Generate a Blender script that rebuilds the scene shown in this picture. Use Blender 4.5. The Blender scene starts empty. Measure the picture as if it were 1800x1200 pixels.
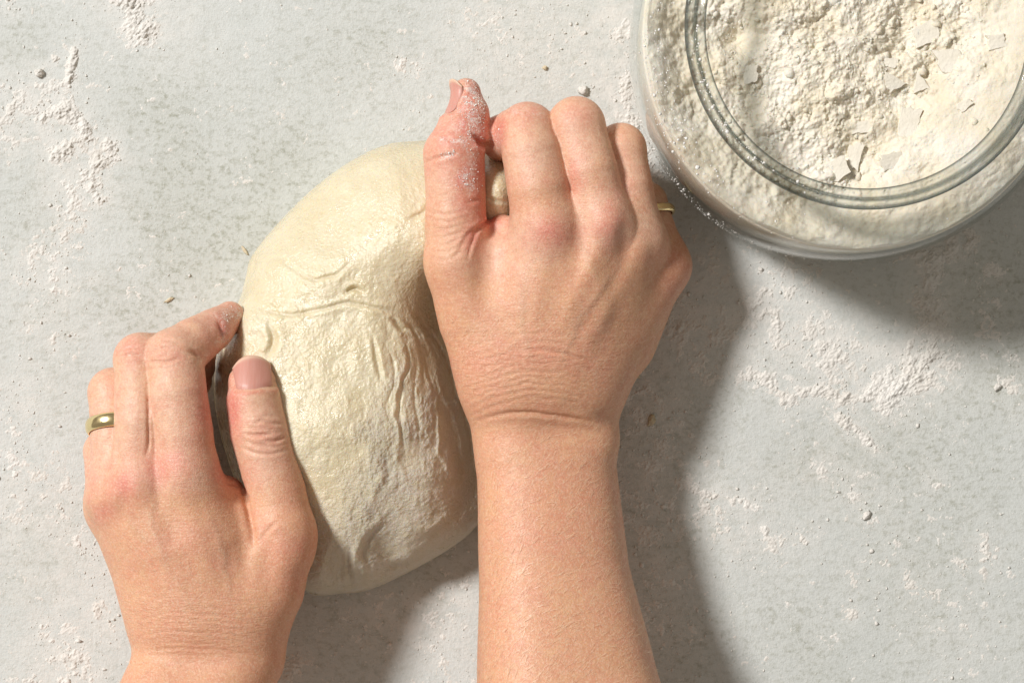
import bpy, math, random
import numpy as np

random.seed(7)
rng = np.random.default_rng(11)
SC = bpy.context.scene
COL = SC.collection
S = 0.00086            # one design unit ("mm" below) in metres
H = 900.0              # camera height over the table, design mm

# ------------------------------------------------------------------ camera, light, exposure
cd = bpy.data.cameras.new('camera'); cam = bpy.data.objects.new('camera', cd); COL.objects.link(cam)
cam.location = (0, 0, H * S)
cd.sensor_width = 36.0
cd.lens = 36.0 * H / 450.0
cd.clip_start = 0.05; cd.clip_end = 50
SC.camera = cam

W = bpy.data.worlds.new('World'); SC.world = W; W.use_nodes = True
W.node_tree.nodes['Background'].inputs[0].default_value = (1.0, 0.915, 0.81, 1)
W.node_tree.nodes['Background'].inputs[1].default_value = 0.265

def lamp(name, loc, target, power, size, color):
    l = bpy.data.lights.new(name, 'AREA'); l.shape = 'DISK'; l.size = size; l.energy = power; l.color = color
    o = bpy.data.objects.new(name, l); COL.objects.link(o); o.location = loc
    d = np.array(target, float) - np.array(loc, float)
    from mathutils import Vector
    o.rotation_euler = Vector(d).to_track_quat('-Z', 'Y').to_euler()
    return o
EL = math.radians(47); DIST = 4.5
lamp('key_lamp', (-0.853 * math.cos(EL) * DIST, 0.522 * math.cos(EL) * DIST, math.sin(EL) * DIST), (0, 0, 0.03), 231, 0.80, (1.0, 0.986, 0.972))

SC.view_settings.view_transform = 'Standard'; SC.view_settings.look = 'None'
SC.view_settings.exposure = 0.0; SC.view_settings.gamma = 1.0; SC.view_settings.use_curve_mapping = False
SC.render.engine = 'CYCLES'
SC.cycles.use_denoising = True
SC.cycles.max_bounces = 9; SC.cycles.transparent_max_bounces = 24; SC.cycles.transmission_bounces = 12
SC.cycles.caustics_reflective = False; SC.cycles.caustics_refractive = False
SC.cycles.sample_clamp_indirect = 6.0

# ------------------------------------------------------------------ numeric helpers
def P(u, v, z=0.0):
    """photo pixel (1800x1200) at height z -> design mm"""
    s = 0.25 * (1 - np.asarray(z, float) / H)
    return np.stack(np.broadcast_arrays((np.asarray(u, float) - 900) * s, (600 - np.asarray(v, float)) * s, np.asarray(z, float)), -1)
def UV(p):
    s = 0.25 * (1 - p[..., 2] / H)
    return p[..., 0] / s + 900, 600 - p[..., 1] / s
def smoothstep(a, b, x):
    t = np.clip((x - a) / (b - a), 0, 1); return t * t * (3 - 2 * t)

def _hash(ix, iy, iz, seed):
    h = (ix.astype(np.int64) * 374761393 + iy.astype(np.int64) * 668265263 + iz.astype(np.int64) * 2147483647 + seed * 1274126177) & 0xffffffff
    h = ((h ^ (h >> 13)) * 1274126177) & 0xffffffff
    h = (h ^ (h >> 16)) & 0xffffffff
    return h.astype(np.float64) / 4294967295.0
def vnoise(p, seed=0):
    """value noise -1..1, p (...,3)"""
    i = np.floor(p); f = p - i; i = i.astype(np.int64); f = f * f * f * (f * (f * 6 - 15) + 10)
    r = 0
    for dx in (0, 1):
        wx = f[..., 0] if dx else 1 - f[..., 0]
        for dy in (0, 1):
            wy = f[..., 1] if dy else 1 - f[..., 1]
            for dz in (0, 1):
                wz = f[..., 2] if dz else 1 - f[..., 2]
                r = r + wx * wy * wz * _hash(i[..., 0] + dx, i[..., 1] + dy, i[..., 2] + dz, seed)
    return r * 2 - 1
def fbm(p, oct=4, seed=0, gain=0.5):
    a, s, t = 1.0, 0, 0
    for k in range(oct):
        s = s + a * vnoise(p * 2 ** k + 17.3 * k, seed + k); t += a; a *= gain
    return s / t
def worley(p, seed=0):
    """F1 and F2 in 2-D, p (...,2)"""
    i = np.floor(p).astype(np.int64)
    f1 = np.full(p.shape[:-1], 9.0); f2 = f1.copy(); idv = f1.copy()
    z = np.zeros_like(i[..., 0])
    for dx in (-1, 0, 1):
        for dy in (-1, 0, 1):
            cx, cy = i[..., 0] + dx, i[..., 1] + dy
            qx = cx + _hash(cx, cy, z, seed); qy = cy + _hash(cx, cy, z, seed + 5)
            d = np.hypot(p[..., 0] - qx, p[..., 1] - qy)
            c = _hash(cx, cy, z, seed + 9)
            near = d < f1
            f2 = np.where(near, f1, np.minimum(f2, d)); idv = np.where(near, c, idv); f1 = np.where(near, d, f1)
    return f1, f2, idv
def polydist(x, y, pts):
    """distance to a polyline in the plane, and the parameter 0..1 along it"""
    pts = np.asarray(pts, float); best = np.full(np.shape(x), 1e9); bt = np.zeros(np.shape(x)); n = len(pts) - 1
    for k in range(n):
        a, b = pts[k], pts[k + 1]; d = b - a; l2 = max(d @ d, 1e-9)
        t = np.clip(((x - a[0]) * d[0] + (y - a[1]) * d[1]) / l2, 0, 1)
        q = np.hypot(x - a[0] - t * d[0], y - a[1] - t * d[1])
        m = q < best; best = np.where(m, q, best); bt = np.where(m, (k + t) / n, bt)
    return best, bt
def spline(pts, n):
    """Catmull-Rom through pts (any dimension)"""
    p = np.asarray(pts, float); p = np.vstack([2 * p[0] - p[1], p, 2 * p[-1] - p[-2]]); out = []
    m = len(p) - 3
    for t in np.linspace(0, m, n):
        k = min(int(t), m - 1); f = t - k; a, b, c, d = p[k:k + 4]
        out.append(0.5 * (2 * b + (c - a) * f + (2 * a - 5 * b + 4 * c - d) * f * f + (3 * b - a - 3 * c + d) * f ** 3))
    return np.array(out)

# ------------------------------------------------------------------ object helpers
def build(name, verts, faces, mat=None, parent=None, base=None, smooth=True, colors=None, floats=None):
    """verts in design mm; base = origin of the object (design mm)"""
    verts = np.asarray(verts, float); faces = np.asarray(faces)
    org = np.zeros(3) if base is None else np.asarray(base, float)
    me = bpy.data.meshes.new(name)
    v = ((verts - org) * S).astype(np.float32)
    n = faces.shape[1]
    me.vertices.add(len(v)); me.vertices.foreach_set('co', v.ravel())
    me.loops.add(faces.size); me.loops.foreach_set('vertex_index', faces.astype(np.int32).ravel())
    me.polygons.add(len(faces))
    me.polygons.foreach_set('loop_start', (np.arange(len(faces)) * n).astype(np.int32))
    me.polygons.foreach_set('use_smooth', np.full(len(faces), smooth))
    me.update(calc_edges=True); me.validate()
    if colors is not None:
        a = me.attributes.new('Col', 'FLOAT_COLOR', 'POINT')
        c = np.ones((len(v), 4), np.float32); c[:, :3] = colors; a.data.foreach_set('color', c.ravel())
    for k, val in (floats or {}).items():
        a = me.attributes.new(k, 'FLOAT', 'POINT'); a.data.foreach_set('value', np.asarray(val, np.float32).ravel())
    if mat: me.materials.append(mat)
    o = bpy.data.objects.new(name, me); COL.objects.link(o)
    if parent is not None:
        o.parent = parent; o.location = tuple((org - np.array(parent['_base'])) * S)
    else:
        o.location = tuple(org * S)
    o['_base'] = [float(x) for x in org]
    return o
def tag(o, label=None, cat=None, group=None, kind=None):
    if label: o['label'] = label
    if cat: o['category'] = cat
    if group: o['group'] = group
    if kind: o['kind'] = kind
    return o
def empty(name, base):
    o = bpy.data.objects.new(name, None); COL.objects.link(o); o.location = tuple(np.asarray(base, float) * S); o['_base'] = [float(x) for x in base]
    return o
def grid_faces(nu, nv, wrap_u=False):
    a = np.arange(nu * nv).reshape(nu, nv)
    if wrap_u: a = np.vstack([a, a[:1]])
    return np.stack([a[:-1, :-1], a[1:, :-1], a[1:, 1:], a[:-1, 1:]], -1).reshape(-1, 4)
def lathe(profile, n, center):
    pr = np.asarray(profile, float); th = np.linspace(0, 2 * np.pi, n, endpoint=False)
    v = np.stack([center[0] + np.cos(th)[:, None] * pr[:, 0], center[1] + np.sin(th)[:, None] * pr[:, 0], np.broadcast_to(pr[:, 1], (n, len(pr)))], -1)
    return v.reshape(-1, 3), grid_faces(n, len(pr), True)
def normals_of(v, f):
    a, b, c, d = (v[f[:, k]] for k in range(4)) if f.shape[1] == 4 else (v[f[:, 0]], v[f[:, 1]], v[f[:, 2]], v[f[:, 2]])
    fn = np.cross(c - a, d - b) if f.shape[1] == 4 else np.cross(b - a, c - a)
    n = np.zeros_like(v)
    for k in range(f.shape[1]):
        for ax in range(3): n[:, ax] += np.bincount(f[:, k], fn[:, ax], len(v))
    return n / np.maximum(np.linalg.norm(n, axis=1, keepdims=True), 1e-12)

# ------------------------------------------------------------------ materials
class NT:
    def __init__(s, name):
        s.m = bpy.data.materials.new(name); s.m.use_nodes = True; s.t = s.m.node_tree; s.t.nodes.clear()
        s.out = s.t.nodes.new('ShaderNodeOutputMaterial'); s.tc = s.t.nodes.new('ShaderNodeTexCoord')
    def n(s, typ, ins=None, **kw):
        nd = s.t.nodes.new('ShaderNode' + typ)
        for k, v in kw.items(): setattr(nd, k, v)
        for k, v in (ins or {}).items(): s.put(nd.inputs[k], v)
        return nd
    def put(s, sock, v):
        if hasattr(v, 'is_output'): s.t.links.new(v, sock)
        elif isinstance(v, bpy.types.Node): s.t.links.new(v.outputs[0], sock)
        else:
            if isinstance(v, tuple) and len(v) == 3 and len(sock.default_value) == 4: v = v + (1,)
            sock.default_value = v
    def noise(s, scale, detail=3, rough=0.55, vec=None, dist=0.0):
        return s.n('TexNoise', {'Vector': vec or s.tc.outputs['Object'], 'Scale': scale, 'Detail': detail, 'Roughness': rough, 'Distortion': dist}).outputs['Fac']
    def ramp(s, fac, a, b, lo=0.0, hi=1.0):
        return s.n('MapRange', {'Value': fac, 'From Min': a, 'From Max': b, 'To Min': lo, 'To Max': hi}).outputs['Result']
    def mix(s, fac, a, b):
        nd = s.n('Mix', data_type='RGBA'); s.put(nd.inputs[0], fac); s.put(nd.inputs[6], a); s.put(nd.inputs[7], b); return nd.outputs[2]
    def math(s, op, a, b=0.0, c=None):
        nd = s.n('Math', operation=op); s.put(nd.inputs[0], a); s.put(nd.inputs[1], b)
        if c is not None: s.put(nd.inputs[2], c)
        return nd.outputs[0]
    def attr(s, name, col=False):
        nd = s.n('Attribute', attribute_name=name); return nd.outputs['Color' if col else 'Fac']
    def scaled(s, v):
        return s.n('Mapping', {'Vector': s.tc.outputs['Object'], 'Scale': v}).outputs[0]
    def bump(s, h, strength, dist, normal=None):
        nd = s.n('Bump', {'Height': h, 'Strength': strength, 'Distance': dist})
        if normal: s.put(nd.inputs['Normal'], normal)
        return nd.outputs[0]
    def surf(s, sh):
        s.t.links.new(sh.outputs[0] if isinstance(sh, bpy.types.Node) else sh, s.out.inputs['Surface']); return s.m
    def pbr(s, **ins):
        return s.surf(s.n('BsdfPrincipled', {k.replace('_', ' '): v for k, v in ins.items()}))

def mat_table():
    t = NT('pale_mottled_plaster')
    big = t.noise(9, 4, 0.6); mid = t.noise(34, 5, 0.65, dist=0.4); fine = t.noise(460, 5, 0.75); streak = t.noise(1.0, 5, 0.7, vec=t.scaled((200, 330, 1)))
    patch = t.ramp(t.math('ADD', t.math('MULTIPLY', big, 0.6), t.math('MULTIPLY', mid, 0.4)), 0.42, 0.62)
    flecks = t.ramp(t.math('ADD', t.math('MULTIPLY', fine, 0.55), t.math('MULTIPLY', streak, 0.45)), 0.49, 0.62)
    dark = t.math('MULTIPLY', flecks, t.ramp(patch, 0, 1, 0.18, 0.95))
    c = t.mix(t.ramp(mid, 0.35, 0.7), (0.615, 0.635, 0.61), (0.69, 0.706, 0.685))
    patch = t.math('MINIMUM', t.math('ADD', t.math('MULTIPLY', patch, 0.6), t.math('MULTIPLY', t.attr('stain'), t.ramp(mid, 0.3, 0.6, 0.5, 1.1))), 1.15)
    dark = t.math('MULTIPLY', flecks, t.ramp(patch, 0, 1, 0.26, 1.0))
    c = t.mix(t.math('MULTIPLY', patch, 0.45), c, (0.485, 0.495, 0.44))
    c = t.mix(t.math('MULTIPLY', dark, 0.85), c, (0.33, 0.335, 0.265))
    c = t.mix(t.math('MULTIPLY', t.attr('film'), t.ramp(t.noise(150, 6, 0.75), 0.36, 0.62, 0.1, 0.95)), c, (0.76, 0.735, 0.69))
    h = t.math('ADD', t.math('MULTIPLY', fine, 0.5), t.math('MULTIPLY', t.noise(900, 3, 0.6), 0.35))
    nb = t.bump(h, 0.75, 0.0008)
    nb = t.bump(t.noise(90, 3), 0.35, 0.0014, nb)
    return t.pbr(Base_Color=c, Roughness=0.72, Specular_IOR_Level=0.3, Normal=nb)
def mat_flour(name, a=(0.80, 0.735, 0.66), b=(0.86, 0.82, 0.765), sss=0.25):
    t = NT(name)
    c = t.mix(t.ramp(t.noise(60, 4, 0.6), 0.35, 0.65), a, b)
    h = t.math('ADD', t.noise(1100, 3, 0.7), t.math('MULTIPLY', t.noise(420, 3, 0.6), 0.8))
    return t.pbr(Base_Color=c, Roughness=0.95, Specular_IOR_Level=0.1, Normal=t.bump(h, 0.6, 0.0006), Subsurface_Weight=sss, Subsurface_Radius=(1, 0.7, 0.45), Subsurface_Scale=0.0011)
def mat_skin():
    t = NT('skin')
    wr = t.attr('wrinkle')
    c = t.attr('Col', True)
    mott = t.noise(420, 5, 0.75)
    c = t.mix(t.ramp(t.noise(90, 4, 0.6), 0.45, 0.72, 0.0, 0.32), c, (0.74, 0.46, 0.24))
    c = t.mix(t.ramp(mott, 0.40, 0.64, 0.0, 0.75), c, t.mix(0.55, c, (0.54, 0.20, 0.12)))
    c = t.mix(t.ramp(t.noise(1300, 3, 0.7), 0.48, 0.68, 0.0, 0.50), c, (0.85, 0.60, 0.44))
    du = t.attr('dust'); dm = t.math('MULTIPLY', du, t.ramp(t.math('ADD', t.math('MULTIPLY', t.noise(1300, 4, 0.75), 0.6), t.math('MULTIPLY', t.noise(350, 3, 0.6), 0.4)), 0.45, 0.60))
    c = t.mix(dm, c, (0.87, 0.83, 0.78))
    vo = t.n('TexVoronoi', {'Vector': t.tc.outputs['Object'], 'Scale': 950.0, 'Randomness': 1.0}, feature='DISTANCE_TO_EDGE').outputs['Distance']
    vo = t.ramp(vo, 0.0, 0.18)
    across = t.noise(1.0, 4, 0.65, vec=t.scaled((170, 900, 170)), dist=0.5)
    nb = t.bump(vo, 0.22, 0.00022)
    nb = t.bump(across, t.math('MULTIPLY', wr, 0.85), 0.0009, nb)
    nb = t.bump(t.noise(480, 4, 0.65), 0.26, 0.0006, nb)
    return t.pbr(Base_Color=c, Roughness=t.ramp(t.noise(300, 3), 0.3, 0.7, 0.40, 0.58), Specular_IOR_Level=0.45, Normal=nb,
                 Subsurface_Weight=0.28, Subsurface_Radius=(1, 0.36, 0.2), Subsurface_Scale=0.003)
def mat_nail():
    t = NT('fingernail')
    c = t.mix(t.attr('tip'), (0.60, 0.285, 0.225), (0.75, 0.53, 0.39))
    lines = t.noise(1.0, 2, 0.5, vec=t.scaled((1500, 120, 120)))
    return t.pbr(Base_Color=t.mix(t.ramp(lines, 0.4, 0.7, 0, 0.25), c, (0.70, 0.42, 0.36)), Roughness=0.42, Specular_IOR_Level=0.45, Normal=t.bump(lines, 0.22, 0.0003),
                 Subsurface_Weight=0.2, Subsurface_Radius=(1, 0.4, 0.3), Subsurface_Scale=0.001)
def mat_dough():
    t = NT('wet_dough')
    fl = t.attr('flour')
    grain = t.noise(900, 4, 0.75)
    flm = t.math('MULTIPLY', fl, t.ramp(t.math('ADD', t.math('MULTIPLY', t.noise(160, 5, 0.7), 0.6), t.math('MULTIPLY', grain, 0.4)), 0.40, 0.60, 0.15, 1.0))
    c = t.mix(t.ramp(t.noise(55, 5, 0.6), 0.35, 0.68), (0.70, 0.605, 0.405), (0.765, 0.69, 0.51))
    c = t.mix(t.ramp(t.noise(700, 3, 0.7), 0.58, 0.72, 0.0, 0.35), c, (0.56, 0.41, 0.215))
    c = t.mix(flm, c, (0.79, 0.71, 0.585))
    rough = t.math('ADD', t.ramp(t.noise(120, 4, 0.65), 0.40, 0.60, 0.15, 0.42), t.math('MULTIPLY', flm, 0.55))
    wet = t.math('ADD', t.math('MULTIPLY', t.noise(330, 4, 0.6, dist=0.6), 0.45), t.math('MULTIPLY', t.noise(820, 3, 0.6), 0.6))
    nb = t.bump(wet, 0.85, 0.0010)
    nb = t.bump(grain, t.math('MULTIPLY', fl, 1.0), 0.0016, nb)
    return t.pbr(Base_Color=c, Roughness=rough, Specular_IOR_Level=0.7, Normal=nb, Subsurface_Weight=0.45, Subsurface_Radius=(1, 0.72, 0.4), Subsurface_Scale=0.0035)
def mat_gold():
    t = NT('polished_gold')
    return t.pbr(Base_Color=(0.95, 0.77, 0.42), Metallic=1.0, Roughness=t.ramp(t.noise(500, 3), 0.3, 0.7, 0.14, 0.24))
def mat_thin_glass():
    t = NT('clear_glass_wall')
    lw = t.n('LayerWeight', {'Blend': 0.32})
    tr = t.n('BsdfTransparent', {'Color': t.mix(t.math('POWER', lw.outputs['Facing'], 2.2), (0.99, 0.993, 0.99), (0.84, 0.875, 0.865))})
    gl = t.n('BsdfGlossy', {'Color': (1, 1, 1), 'Roughness': 0.03})
    lw2 = t.n('LayerWeight', {'Blend': 0.5}); fr = t.math('ADD', t.math('MULTIPLY', t.math('POWER', lw2.outputs['Facing'], 5.0), 0.75), 0.035)
    return t.surf(t.n('MixShader', {0: fr, 1: tr.outputs[0], 2: gl.outputs[0]}))
def mat_thick_glass():
    t = NT('thick_glass_painted_reflection')
    f = t.n('LayerWeight', {'Blend': 0.5}).outputs['Facing']
    tr = t.n('BsdfTransparent', {'Color': t.mix(t.math('POWER', f, 1.0), (0.97, 0.98, 0.975), (0.04, 0.085, 0.085))})  # dark teal tint at grazing angles paints in the rim's dark inner reflections
    gl = t.n('BsdfGlossy', {'Color': (1, 1, 1), 'Roughness': 0.02})
    fr = t.math('ADD', t.math('MULTIPLY', t.math('POWER', f, 5.0), 0.6), 0.045)
    return t.surf(t.n('MixShader', {0: fr, 1: tr.outputs[0], 2: gl.outputs[0]}))
def mat_hair():
    t = NT('fine_blond_hair'); return t.pbr(Base_Color=(0.80, 0.60, 0.40), Roughness=0.35, Specular_IOR_Level=0.6)

M = {k: f() for k, f in dict(table=mat_table, skin=mat_skin, nail=mat_nail, dough=mat_dough, gold=mat_gold, glass=mat_thin_glass, thick=mat_thick_glass, hair=mat_hair).items()}
M['flour'] = mat_flour('loose_flour', (0.735, 0.70, 0.645), (0.80, 0.775, 0.73), 0.0); M['jar_flour'] = mat_flour('packed_flour', (0.79, 0.71, 0.555), (0.86, 0.81, 0.71), 0.35)
M['flake'] = mat_flour('flour_flake', (0.82, 0.76, 0.635), (0.87, 0.82, 0.72), 0.0); M['dust'] = mat_flour('dusting_flour', (0.85, 0.82, 0.77), (0.91, 0.89, 0.85), 0.0)
M['crumb'] = mat_flour('dough_crumb', (0.62, 0.52, 0.36), (0.72, 0.64, 0.48), 0.2)

# ------------------------------------------------------------------ where flour lies on the table (photo pixels, width, strength)
FLOUR = [
 ([(205, -20), (235, 15), (250, 55)], 26, 1.0), ([(262, 0), (265, 40)], 16, .5), ([(131, 88), (122, 140)], 11, 1.0), ([(122, 140), (128, 185)], 7, .7),
 ([(66, 128), (100, 105)], 10, .7), ([(75, 205), (115, 195), (142, 218), (150, 240), (120, 262), (95, 268)], 19, 1.0), ([(20, 200), (90, 180)], 50, .55),
 ([(192, 255), (198, 275), (165, 290), (150, 308), (168, 332), (175, 350)], 17, 1.0), ([(125, 330), (115, 420), (60, 470), (100, 500)], 36, .5), ([(48, 570), (70, 560)], 10, .6),
 ([(20, 20), (5, 10)], 14, .6), ([(130, 590), (90, 600)], 14, .4), ([(160, 495), (180, 490)], 9, .5),
 ([(1690, 425), (1640, 455), (1632, 520), (1640, 590)], 30, .95), ([(1690, 425), (1755, 490)], 14, .6), ([(1640, 620), (1600, 655), (1560, 690)], 44, 1.0),
 ([(1560, 690), (1500, 700), (1420, 690), (1385, 705)], 20, .85), ([(1480, 735), (1512, 760), (1538, 785)], 11, 1.0), ([(1330, 560), (1420, 600), (1500, 640)], 56, .58),
 ([(1280, 640), (1350, 665)], 24, .7), ([(1330, 500), (1400, 490)], 50, .58), ([(1215, 770), (1240, 800)], 14, .55), ([(1190, 845), (1255, 872), (1335, 890)], 12, .75),
 ([(1240, 880), (1320, 960), (1410, 950)], 26, .36), ([(1735, 955), (1720, 985)], 32, .55), ([(1500, 1078), (1497, 1082)], 10, .8), ([(1630, 835), (1640, 850)], 16, .5), ([(1412, 948), (1416, 955)], 10, .8),
 ([(1340, 930), (1345, 935)], 10, .7), ([(1110, 580), (1230, 560), (1260, 620)], 56, .6), ([(1180, 570), (1200, 585)], 26, .85), ([(1110, 680), (1160, 760), (1120, 900)], 56, .55),
 ([(1100, 60), (1096, 160), (1112, 260), (1150, 320)], 22, .62), ([(1150, 900), (1170, 1100)], 54, .45), ([(1230, 440), (1300, 480)], 30, .35), ([(1640, 440), (1570, 455)], 12, .75),
 ([(520, 1160), (505, 1190)], 20, 1.0), ([(640, 1090), (760, 1070), (840, 1040)], 40, .34), ([(100, 850), (160, 950), (190, 1080)], 44, .34), ([(90, 1120), (150, 1190), (60, 1200)], 34, .5),
 ([(30, 690), (20, 900)], 40, .3), ([(700, 110), (730, 120)], 14, .5), ([(1730, 520), (1790, 700)], 34, .3), ([(880, 40), (1040, 60)], 60, .22), ([(760, 1130), (820, 1180)], 30, .4),
 ([(1560, 1000), (1700, 1120)], 60, .22), ([(1450, 830), (1540, 905)], 30, .28),
]
def flour_density(u, v):
    d = np.zeros(np.shape(u)); 
    for pts, w, s in FLOUR:
        q, _ = polydist(u, v, pts); d = np.maximum(d, s * np.exp(-(q / w) ** 2))
    return d
FILM = [([(1085, -20), (1085, 200), (1110, 300)], 60, .85), ([(60, 200), (150, 300)], 90, .6), ([(200, 0), (300, 40)], 80, .5), ([(1250, 520), (1450, 600), (1620, 640)], 90, .6), ([(1300, 900), (1500, 800)], 120, .3),
        ([(1640, 460), (1640, 600)], 60, .5), ([(1130, 620), (1130, 1000)], 90, .45), ([(60, 900), (120, 1150)], 120, .5), ([(60, 500), (60, 700)], 90, .35), ([(700, 1100), (800, 1090)], 90, .5), ([(900, 60), (1000, 130)], 130, .45)]

# ------------------------------------------------------------------ tabletop
def make_table():
    xs = np.concatenate([[-1500, -700], np.linspace(-300, 300, 201), [700, 1500]]); ys = np.concatenate([[-1500, -700], np.linspace(-210, 210, 141), [700, 1500]])
    X, Y = np.meshgrid(xs, ys, indexing='ij')
    u, v = 900 + X / .25, 600 - Y / .25
    film = np.zeros_like(X)
    for pts, w, s in FILM:
        q, _ = polydist(u, v, pts); film = np.maximum(film, s * np.exp(-(q / w) ** 2))
    film = np.clip(film + 0.55 * np.sqrt(np.clip(flour_density(u, v), 0, 1)), 0, 1)
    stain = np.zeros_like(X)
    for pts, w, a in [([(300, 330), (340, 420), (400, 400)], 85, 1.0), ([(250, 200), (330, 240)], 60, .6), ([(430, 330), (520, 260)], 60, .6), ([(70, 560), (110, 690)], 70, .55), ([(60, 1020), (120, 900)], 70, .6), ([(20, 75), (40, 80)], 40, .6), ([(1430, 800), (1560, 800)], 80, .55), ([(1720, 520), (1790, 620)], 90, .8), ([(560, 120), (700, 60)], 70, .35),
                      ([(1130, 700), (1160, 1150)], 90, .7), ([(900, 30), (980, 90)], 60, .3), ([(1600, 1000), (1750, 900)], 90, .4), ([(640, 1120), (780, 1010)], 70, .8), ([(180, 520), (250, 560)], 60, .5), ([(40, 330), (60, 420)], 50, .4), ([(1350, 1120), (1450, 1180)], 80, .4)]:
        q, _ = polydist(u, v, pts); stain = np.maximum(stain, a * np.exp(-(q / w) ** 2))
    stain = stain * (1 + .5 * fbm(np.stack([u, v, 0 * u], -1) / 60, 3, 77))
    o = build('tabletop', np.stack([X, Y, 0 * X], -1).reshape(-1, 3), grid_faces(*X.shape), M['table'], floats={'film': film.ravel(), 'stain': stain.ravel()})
    tag(o, kind='structure')
make_table()

def make_flour_sheet():
    st = 1.7
    us = np.arange(-10, 1812, st); vs = np.arange(-10, 1212, st)
    U, V = np.meshgrid(us, vs, indexing='ij')
    D = flour_density(U, V)
    p = np.stack([U, V, 0 * U], -1)
    n1 = fbm(p / 19, 5, 3, .78); f1, f2, idv = worley(np.stack([U, V], -1) / 6 + .6 * np.stack([n1, n1], -1), 4)
    g1, g2, gid = worley(np.stack([U, V], -1) / 14 + .6 * np.stack([n1, -n1], -1), 8)
    lump = (0.62 - f1) * (0.4 + idv); lump2 = (0.55 - g1) * gid
    z = 2.2 * (D * 0.92 - 0.60 + 1.25 * n1 + 0.30 * lump + 0.45 * lump2) * (0.4 + 0.6 * D)
    z = np.where(z > 0, z * (1 + 0.35 * lump), z) 
    z = np.minimum(z * .85, 2.0)
    keep = z > -0.12
    fk = keep[:-1, :-1] | keep[1:, :-1] | keep[1:, 1:] | keep[:-1, 1:]
    F = grid_faces(*U.shape).reshape(U.shape[0] - 1, U.shape[1] - 1, 4)[fk]
    vv = P(U, V, np.maximum(z, -0.4)).reshape(-1, 3)
    F = F[:, ::-1]
    used = np.unique(F); remap = np.full(len(vv), -1); remap[used] = np.arange(len(used))
    return vv[used], remap[F]
def ico():
    t = (1 + 5 ** .5) / 2
    v = np.array([(-1, t, 0), (1, t, 0), (-1, -t, 0), (1, -t, 0), (0, -1, t), (0, 1, t), (0, -1, -t), (0, 1, -t), (t, 0, -1), (t, 0, 1), (-t, 0, -1), (-t, 0, 1)], float) / math.hypot(1, t)
    f = np.array([(0, 11, 5), (0, 5, 1), (0, 1, 7), (0, 7, 10), (0, 10, 11), (1, 5, 9), (5, 11, 4), (11, 10, 2), (10, 7, 6), (7, 1, 8), (3, 9, 4), (3, 4, 2), (3, 2, 6), (3, 6, 8), (3, 8, 9), (4, 9, 5), (2, 4, 11), (6, 2, 10), (8, 6, 7), (9, 8, 1)])
    return v, f
IV, IF = ico()
def lumps(centers, radii, flat=0.7):
    """many small irregular lumps joined; centers (n,3), radii (n,)"""
    n = len(centers); j = rng.uniform(.55, 1.25, (n, 12, 1)); sq = rng.uniform(.7, 1.3, (n, 1, 3)); sq[..., 2] *= flat
    v = centers[:, None, :] + IV[None] * j * sq * radii[:, None, None]
    f = IF[None] + (np.arange(n) * 12)[:, None, None]
    return v.reshape(-1, 3), f.reshape(-1, 3)
def make_flour_dust():
    v1, f1 = make_flour_sheet()
    # loose grains
    N = 260000
    u = rng.uniform(-10, 1810, N); v = rng.uniform(-10, 1210, N)
    d = flour_density(u, v); near = np.exp(-(polydist(u, v, [(1150, 560), (1140, 760), (1150, 1000), (1190, 1190)])[0] / 60) ** 2) + .5 * np.exp(-(polydist(u, v, [(640, 1110), (820, 1000)])[0] / 60) ** 2)
    wide = np.sqrt(np.clip(d, 0, 1)) ** .7; k = rng.random(N) < np.clip(d, 0, .8) * .14 + .075 * wide + 0.006 + .075 * near
    u, v = u[k], v[k]; r = 0.15 * np.exp(rng.normal(0.2, .6, len(u))); r = np.clip(r, .12, 1.3)
    c = P(u, v, 0); c[:, 2] = r * .3
    v2, f2 = lumps(c, r)
    f1t = np.concatenate([f1[:, [0, 1, 2]], f1[:, [0, 2, 3]]])
    o = build('flour_dust', np.vstack([v1, v2]), np.vstack([f1t, f2 + len(v1)]), M['flour'])
    tag(o, 'loose pinkish white flour scattered in patches over the grey tabletop', 'flour', kind='stuff')
make_flour_dust()

# single crumbs one can pick out
def crumb(u, v, r, stretch, ang, label, mat='crumb', seed=0):
    c = P(u, v, 0); n, m = 16, 10
    th = np.linspace(0, 2 * np.pi, n, endpoint=False); ph = np.linspace(-np.pi / 2, np.pi / 2, m)
    T, Q = np.meshgrid(th, ph, indexing='ij')
    d = np.stack([np.cos(T) * np.cos(Q), np.sin(T) * np.cos(Q), np.sin(Q)], -1)
    rr = r * (1 + .38 * vnoise(d * 1.7 + seed * 7.7, seed) + .2 * vnoise(d * 4 + seed, seed + 2))
    p = d * rr[..., None]; p[..., 0] *= stretch; p[..., 2] *= .75
    x = p[..., 0] * math.cos(ang) - p[..., 1] * math.sin(ang); y = p[..., 0] * math.sin(ang) + p[..., 1] * math.cos(ang)
    w = np.stack([x + c[0], y + c[1], p[..., 2] + r * .6], -1).reshape(-1, 3)
    tag(build('crumb', w, grid_faces(n, m, True), M[mat], base=c), label, 'crumb')
crumb(1145, 738, 1.5, 1.7, 1.1, 'pale curled dough crumb in the shadow right of the forearm', seed=1)
crumb(1116, 657, 1.4, 1.8, -.9, 'small dough crumb close beside the wrist in shadow', seed=2)
crumb(1025, 160, 2.1, 1.05, 0, 'round flour crumb on table above the fist', 'flour', seed=3)
crumb(958, 120, 1.0, 1.1, 0, 'tiny crumb on table above the index finger knuckle', seed=4)
crumb(1752, 680, 1.3, 1.3, .8, 'tiny crumb near the right edge below jar shadow', 'flour', seed=5)
crumb(69, 129, 1.9, 1.1, 0, 'round flour crumb by the upper left flour trail', 'flour', seed=6)
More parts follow.
